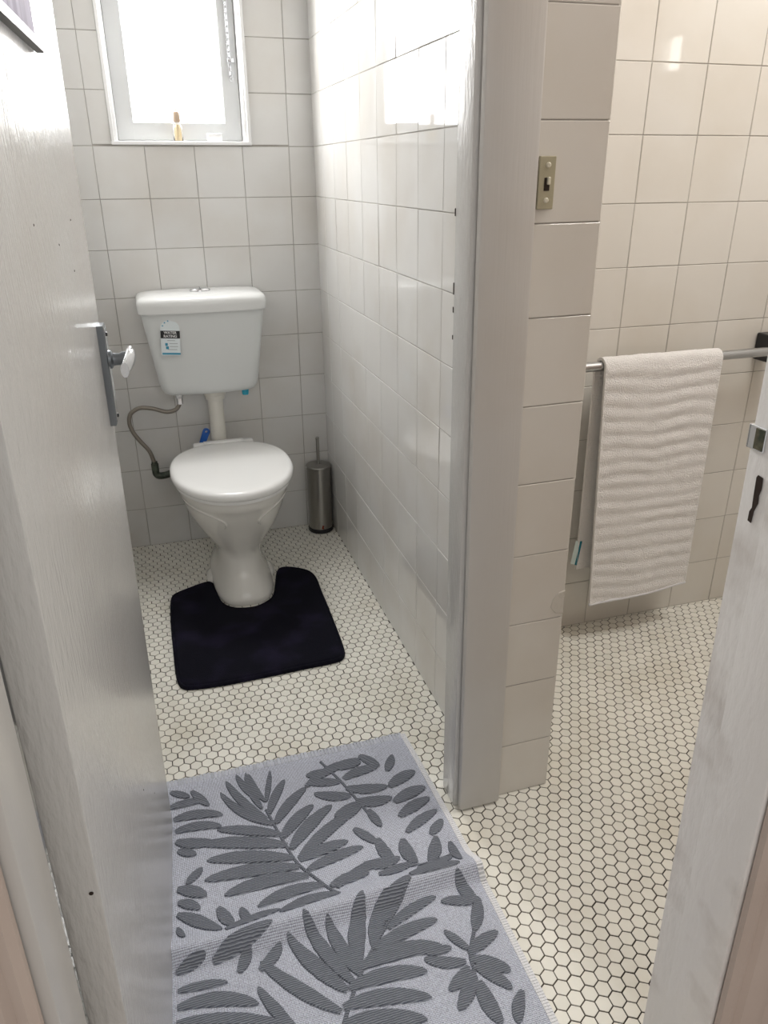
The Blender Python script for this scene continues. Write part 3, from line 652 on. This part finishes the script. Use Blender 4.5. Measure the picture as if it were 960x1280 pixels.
hz = empty('water_hose', (-.60, 0, .30)); tag(hz, 'braided grey water hose looping from wall tap up to the cistern', 'hose')
bm = bmesh.new()
pth = smooth_path([(-.5355,-.075,.585),(-.537,-.075,.562),(-.553,-.072,.540),(-.585,-.068,.534),(-.630,-.062,.548),(-.672,-.058,.552),(-.704,-.056,.533),(-.712,-.055,.500),(-.703,-.055,.465),(-.683,-.055,.430),(-.660,-.055,.395),(-.650,-.055,.360),(-.647,-.055,.335)], 8)
tube(bm, [p-Vector((-.60,0,.30)) for p in pth], .0072, 12); obj('hose', bm, M_HOSE, hz, smooth=True)
bm = bmesh.new()
for r, z0, z1, n_ in ((.0125,.318,.345,6),(.010,.345,.352,12)):
    lathe(bm, [(r,z0-.30),(r,z1-.30)], n_, (-.047,-.055))
tube(bm, smooth_path([(-.047,-.055,.02),(-.046,-.055,.006),(-.036,-.055,-.003),(-.015,-.055,-.003),(.005,-.050,0)], 5), .0125, 12)
tube(bm, [(.0,-.053,0),(.012,-.048,0),(.018,-.02,0),(.018,-.001,0)], .009, 12)
obj('valve', bm, mat('verdigris_brass', (.11,.13,.10), .5, metal=.6, var2=((.05,.06,.05), 50, .4, .6)), hz, smooth=True, angle=40)['label'] = 'tarnished angle valve'
bm = bmesh.new(); lathe(bm, [(.011,.560-.30),(.011,.583-.30)], 6, (.0645,-.075)); obj('hose_nut', bm, M_CHROME, hz)

# blue plastic handle behind the lid
bm = bmesh.new(); out = []
for k in range(13): a = math.pi*k/12; out.append((.0125*math.cos(a), .074+.0125*math.sin(a)))
out += [(-.0095, 0), (.0095, 0)]
ho = [(.0045*math.cos(2*math.pi*k/12), .074+.0045*math.sin(2*math.pi*k/12)) for k in range(12)]
lv = []
for yy in (0, -.008):
    o1 = [bm.verts.new((x, yy, z)) for x, z in out]; o2 = [bm.verts.new((x, yy, z)) for x, z in ho]
    ee = [bm.edges.new((q[i], q[(i+1)%len(q)])) for q in (o1, o2) for i in range(len(q))]
    bmesh.ops.triangle_fill(bm, edges=ee, use_beauty=True); lv.append((o1, o2))
for q in (0, 1):
    a, b_ = lv[0][q], lv[1][q]
    for i in range(len(a)): bm.faces.new((a[i], a[(i+1)%len(a)], b_[(i+1)%len(a)], b_[i]))
o = obj('cleaning_scraper', bm, M_BLUE, None, loc=(-.487, -.070, .381), rot=(math.radians(-6), math.radians(24), 0))
tag(o, 'blue plastic handle with a hanging hole standing behind the toilet lid', 'scraper')

# ------------------------------------------------------------------ toilet brush
br = empty('toilet_brush', (-.053, -.056, 0)); tag(br, 'cylindrical brushed steel toilet brush holder in the corner by the wall', 'toilet brush')
bm = bmesh.new(); lathe(bm, [(.046,.001),(.0485,.004),(.0485,.016),(.046,.018)], 36); obj('base_ring', bm, M_BLACK, br, smooth=True, angle=35)
bm = bmesh.new(); lathe(bm, [(.0455,.015),(.0455,.262)], 36); obj('holder', bm, M_STEEL, br, smooth=True, angle=35)
bm = bmesh.new(); lathe(bm, [(.047,.258),(.0478,.262),(.0478,.270),(.046,.273),(.020,.2755),(.008,.276)], 36); obj('holder_lid', bm, M_STEEL, br, smooth=True, angle=25)
bm = bmesh.new(); lathe(bm, [(.0062,.272),(.0062,.372),(.0068,.373),(.0068,.381),(.005,.383)], 16); obj('brush_handle', bm, M_STEEL, br, smooth=True, angle=30)
bm = bmesh.new(); loft(bm, [[(x*.0457/.0457, -math.sqrt(max(0,(.0458+d)**2-x*x)), z) for x, z in ((-.007,.022),(.003,.019),(.001,.028),(.004,.034),(-.003,.036),(-.005,.030))] for d in (0,.0004)])
obj('rust_spot', bm, M_RUST, br)

# ------------------------------------------------------------------ towel rail and towel
ry, rz = -1.050, .833
rail = empty('towel_rail', (.26, ry, rz)); tag(rail, 'steel towel rail on the cream tiled wall with black end bracket', 'towel rail')
bm = bmesh.new(); tube(bm, [(0,0,0),(.82,0,.003)], .0125, 20); obj('rail_bar', bm, M_RAIL, rail, smooth=True, angle=40)
for x in (0, .782):
    bm = bmesh.new(); box(bm, x-.014, x+.030, .020, .0745, -.034, .040, bev=.003); box(bm, x-.014, x+.030, -.018, .028, -.020, .028, bev=.003); obj('rail_bracket', bm, M_BLACK, rail)
tw = empty('towel', (.66, ry, 0)); tag(tw, 'white ribbed terry hand towel folded over the steel towel rail', 'towel')
prof = []
FZ, BZ, R2 = .132, .235, .0185
nf = 230
for k in range(nf+1): prof.append((-R2, FZ+(rz-FZ)*k/nf, 'f'))
for k in range(1, 14): a = math.pi*k/14; prof.append((-R2*math.cos(a), rz+R2*math.sin(a), 't'))
nb = 190
for k in range(nb+1): prof.append((R2, rz-(rz-BZ)*k/nb, 'b'))
from mathutils import noise
vv = []; NX = 90
grid_o = []; grid_i = []
for j, (yy, zz, s) in enumerate(prof):
    t = min(1, max(0, (rz+.02-zz)/.72))
    if s == 'b': xl, xr_ = .480+.012*t, .842+.012*t
    else: xl, xr_ = .486+.036*t, .842+.008*t
    ro, ri = [], []
    for i in range(NX+1):
        u = i/NX; x = xl+(xr_-xl)*u-.66
        z = zz + (.020*u if s != 't' else 0)*t*(1 if s == 'f' else .2)
        wv = noise.noise(Vector((u*3, zz*7, 1.3)))
        ph = (z*1.0+.010*wv+.003*noise.noise(Vector((u*9, zz*12, 4)))+.008*u*t)/.0385*2*math.pi
        rib = (.5+.5*math.sin(ph))
        d = .003+.0034*rib**.8*(.75+.5*noise.noise(Vector((u*4, zz*9, 2)))) + .0012*noise.noise(Vector((u*14, zz*40, 5))) + .0011*noise.noise(Vector((u*90, zz*190, 3)))
        edge = min(u, 1-u)
        if edge < .012: d = .0045
        fold = t*(.006*math.sin(u*7+1.0)+.005*noise.noise(Vector((u*2.2, zz*3, 8))))
        if s == 'f':
            ro.append((x, yy-d+fold*.8-t*.006, z)); ri.append((x, yy+.0035+fold*.8-t*.006, z))
        elif s == 't':
            a = math.atan2(zz-rz, yy); ro.append((x, yy+d*math.cos(a), zz+d*math.sin(a))); ri.append((x, yy-.0035*math.cos(a), zz-.0035*math.sin(a)))
        else:
            ro.append((x, yy+d*.8, z)); ri.append((x, yy-.0035, z))
    grid_o.append(ro); grid_i.append(ri)
bm = bmesh.new()
go = [[bm.verts.new(p) for p in r] for r in grid_o]; gi = [[bm.verts.new(p) for p in r] for r in grid_i]
for j in range(len(go)-1):
    for i in range(NX):
        bm.faces.new((go[j][i], go[j][i+1], go[j+1][i+1], go[j+1][i])); bm.faces.new((gi[j][i+1], gi[j][i], gi[j+1][i], gi[j+1][i+1]))
    bm.faces.new((go[j][0], go[j+1][0], gi[j+1][0], gi[j][0])); bm.faces.new((go[j+1][NX], go[j][NX], gi[j][NX], gi[j+1][NX]))
for i in range(NX):
    bm.faces.new((go[0][i+1], go[0][i], gi[0][i], gi[0][i+1])); bm.faces.new((go[-1][i], go[-1][i+1], gi[-1][i+1], gi[-1][i]))
obj('towel_cloth', bm, M_TERRY, tw, smooth=True, angle=60)
# hem rolled along the front bottom edge
bm = bmesh.new(); tube(bm, [Vector(grid_o[0][i])*.5+Vector(grid_i[0][i])*.5 for i in range(0, NX+1, 2)], .0055, 10); obj('hem', bm, M_TRIM, tw, smooth=True)
bm = bmesh.new()
box(bm, -.012, .004, -.001, 0, -.075, 0); 
tg = obj('care_tag', bm, mat('tag_white', (.62,.72,.70), .5), tw, loc=(.493-.66, .0155, .325), rot=(0, math.radians(6), math.radians(-25)))
bm = bmesh.new(); box(bm, .000, .006, -.0016, .0006, -.076, .001); obj('tag_print', bm, mat('tag_teal', (.0,.16,.22), .5), tg)

# ------------------------------------------------------------------ navy contour mat
bm = bmesh.new(); MP = smooth_path([(x, y, 0) for x, y in MAT+[MAT[0]]], 3)[:-1]
cxm = sum(p.x for p in MP)/len(MP); cym = sum(p.y for p in MP)/len(MP); n_ = len(MP)
def inset(P_, d):
    out = []
    for i, p in enumerate(P_):
        t = (P_[(i+1)%len(P_)]-P_[i-1]).normalized(); nrm = Vector((t.y, -t.x, 0)); out.append(p-nrm*d*SGN)
    return out
ar = sum(MP[i].x*MP[(i+1)%n_].y-MP[(i+1)%n_].x*MP[i].y for i in range(n_)); SGN = 1 if ar > 0 else -1
rings = []
for d, z in ((.001,.0005),(0,.004),(.0005,.008),(.0025,.0115),(.005,.0125),(.0075,.0115),(.009,.0105),(.0115,.0125),(.014,.0135)):
    rings.append([Vector((p.x-cxm, p.y-cym, z)) for p in inset(MP, d)])
RR = [[bm.verts.new(p) for p in r] for r in rings]
for a, b_ in zip(RR, RR[1:]):
    for i in range(n_): bm.faces.new((a[i], a[(i+1)%n_], b_[(i+1)%n_], b_[i]))
ee = [bm.edges.get((RR[-1][i], RR[-1][(i+1)%n_])) for i in range(n_)]; bmesh.ops.triangle_fill(bm, edges=ee, use_beauty=True)
bmesh.ops.triangle_fill(bm, edges=[bm.edges.get((RR[0][i], RR[0][(i+1)%n_])) for i in range(n_)], use_beauty=True)
tag(obj('toilet_mat', bm, M_NAVY, None, smooth=True, angle=50, loc=(cxm, cym, 0)), 'navy blue plush contour mat around the foot of the toilet', 'bath mat')

# ------------------------------------------------------------------ leaf pattern rug
rug = empty('bath_rug', (-.42, -1.75, 0)); tag(rug, 'grey and white cotton rug with a raised palm leaf pattern in the doorway', 'rug')
OX, OY = -.42, -1.75
YT, YB = -1.300, -2.075
def rz_(x, y):
    fold = .028*math.exp(-((y+1.738+.008*math.sin(x*8))/(.034 if y > -1.738-.008*math.sin(x*8) else .017))**2)
    return .0065+fold+.0008*math.sin(x*23+y*11)+.0008*math.sin(y*31-x*7)
def xr_edge(y): return -.131+.017*math.sin(min(1, max(0, (-1.30-y)/.55))*1.6)
bm = bmesh.new(); nx, ny = 60, 230; g = []
XE = -.742
for j in range(ny+1):
    y = YT+(YB-YT)*j/ny; r_ = []
    for i in range(nx+1):
        x = XE+(xr_edge(y)-XE)*i/nx; r_.append(bm.verts.new((x-OX, y-OY, rz_(x, y))))
    g.append(r_)
low = [[bm.verts.new((v.co.x, v.co.y, max(.0005, v.co.z-.0055))) for v in r_] for r_ in g]
for j in range(ny):
    for i in range(nx):
        bm.faces.new((g[j][i], g[j+1][i], g[j+1][i+1], g[j][i+1])); bm.faces.new((low[j][i], low[j][i+1], low[j+1][i+1], low[j+1][i]))
    bm.faces.new((g[j][0], low[j][0], low[j+1][0], g[j+1][0])); bm.faces.new((g[j][nx], g[j+1][nx], low[j+1][nx], low[j][nx]))
for i in range(nx):
    bm.faces.new((g[0][i], g[0][i+1], low[0][i+1], low[0][i])); bm.faces.new((g[ny][i+1], g[ny][i], low[ny][i], low[ny][i+1]))
obj('rug_base', bm, M_RUG, rug, smooth=True, angle=50)
# each leaflet of the raised pattern, a pile patch of its own
for (bx, by, mx, my, tx, ty, wd) in LEAVES:
    B, Mm, Tt = Vector((bx, by)), Vector((mx, my)), Vector((tx, ty)); Cc = Mm*2-(B+Tt)*.5
    L_, R_, Cn = [], [], []
    n = 16; rl = random.Random(int(bx*7919)+int(ty*977))
    for k in range(n+1):
        t = k/n; p = B*(1-t)**2+Cc*2*t*(1-t)+Tt*t*t
        d = (Cc-B)*2*(1-t)+(Tt-Cc)*2*t; d = d.normalized() if d.length > 0 else Vector((1,0)); nr = Vector((-d.y, d.x))
        w_ = wd*.66*max(.10, (math.sin(math.pi*min(1, (t*.90+.06)))**.62))*(1+.05*rl.uniform(-1,1))
        if k == n: w_ = wd*.06
        L_.append(p+nr*w_); R_.append(p-nr*w_); Cn.append(p)
    if min(p.y for p in L_+R_) < YB+.004 or min(p.x for p in L_+R_) < XE+.005:
        pass
    bm = bmesh.new()
    def V3(p, h):
        x = min(p.x, xr_edge(p.y)-.004); x = max(x, XE+.003); y = max(min(p.y, YT-.006), YB+.003)
        return bm.verts.new((x-OX, y-OY, rz_(x, y)+h))
    rows_ = []
    for l_, r_ in zip(L_, R_):
        row = [V3(l_, -.001)] + [V3(l_*(1-u)+r_*u, .0032) for u in (.08, .3, .5, .7, .92)] + [V3(r_, -.001)]
        rows_.append(row)
    for a_, c_ in zip(rows_, rows_[1:]):
        for q_ in range(6): bm.faces.new((a_[q_], a_[q_+1], c_[q_+1], c_[q_]))
    obj('leaf', bm, M_LEAF, rug, smooth=True, angle=50)
for s in STEMS:
    pp = smooth_path([(x-OX, y-OY, 0) for x, y in s], 6)
    bm = bmesh.new()
    for p in pp: p.z = rz_(p.x+OX, p.y+OY)+.0002
    tube(bm, pp, .0034, 8); obj('stem', bm, M_LEAF, rug, smooth=True)
# white edging down the side and the hem across the end
bm = bmesh.new(); q = []
K = 150
for k in range(K):
    y0 = YT+(YB-YT)*k/K; y1 = YT+(YB-YT)*(k+.86)/K; x = xr_edge(y0)
    z = rz_(x, y0)
    box(bm, x-.004-OX, x+.0085-OX, y1-OY, y0-OY, z-.0058, z+.0012)
o = obj('edging', bm, M_TRIM, rug); o['label'] = 'white corded side edging'
bm = bmesh.new()
K = 74; rn = random.Random(2)
for k in range(K):
    x0 = XE+(xr_edge(YT)-XE)*k/K; x1 = x0+(xr_edge(YT)-XE)/K*.9
    z = rz_(x0, YT); e = .006+.003*rn.random()
    box(bm, x0-OX, x1-OX, YT-.014-OY, YT+e-OY, z-.0055, z+.0004, bev=.0008)
o = obj('hem', bm, mat('pale_blue_hem', (.55,.57,.64), .9, bump=((300,300,300), .8, .002), vary=.12), rug); o['label'] = 'pale blue grey hem with short fringe'
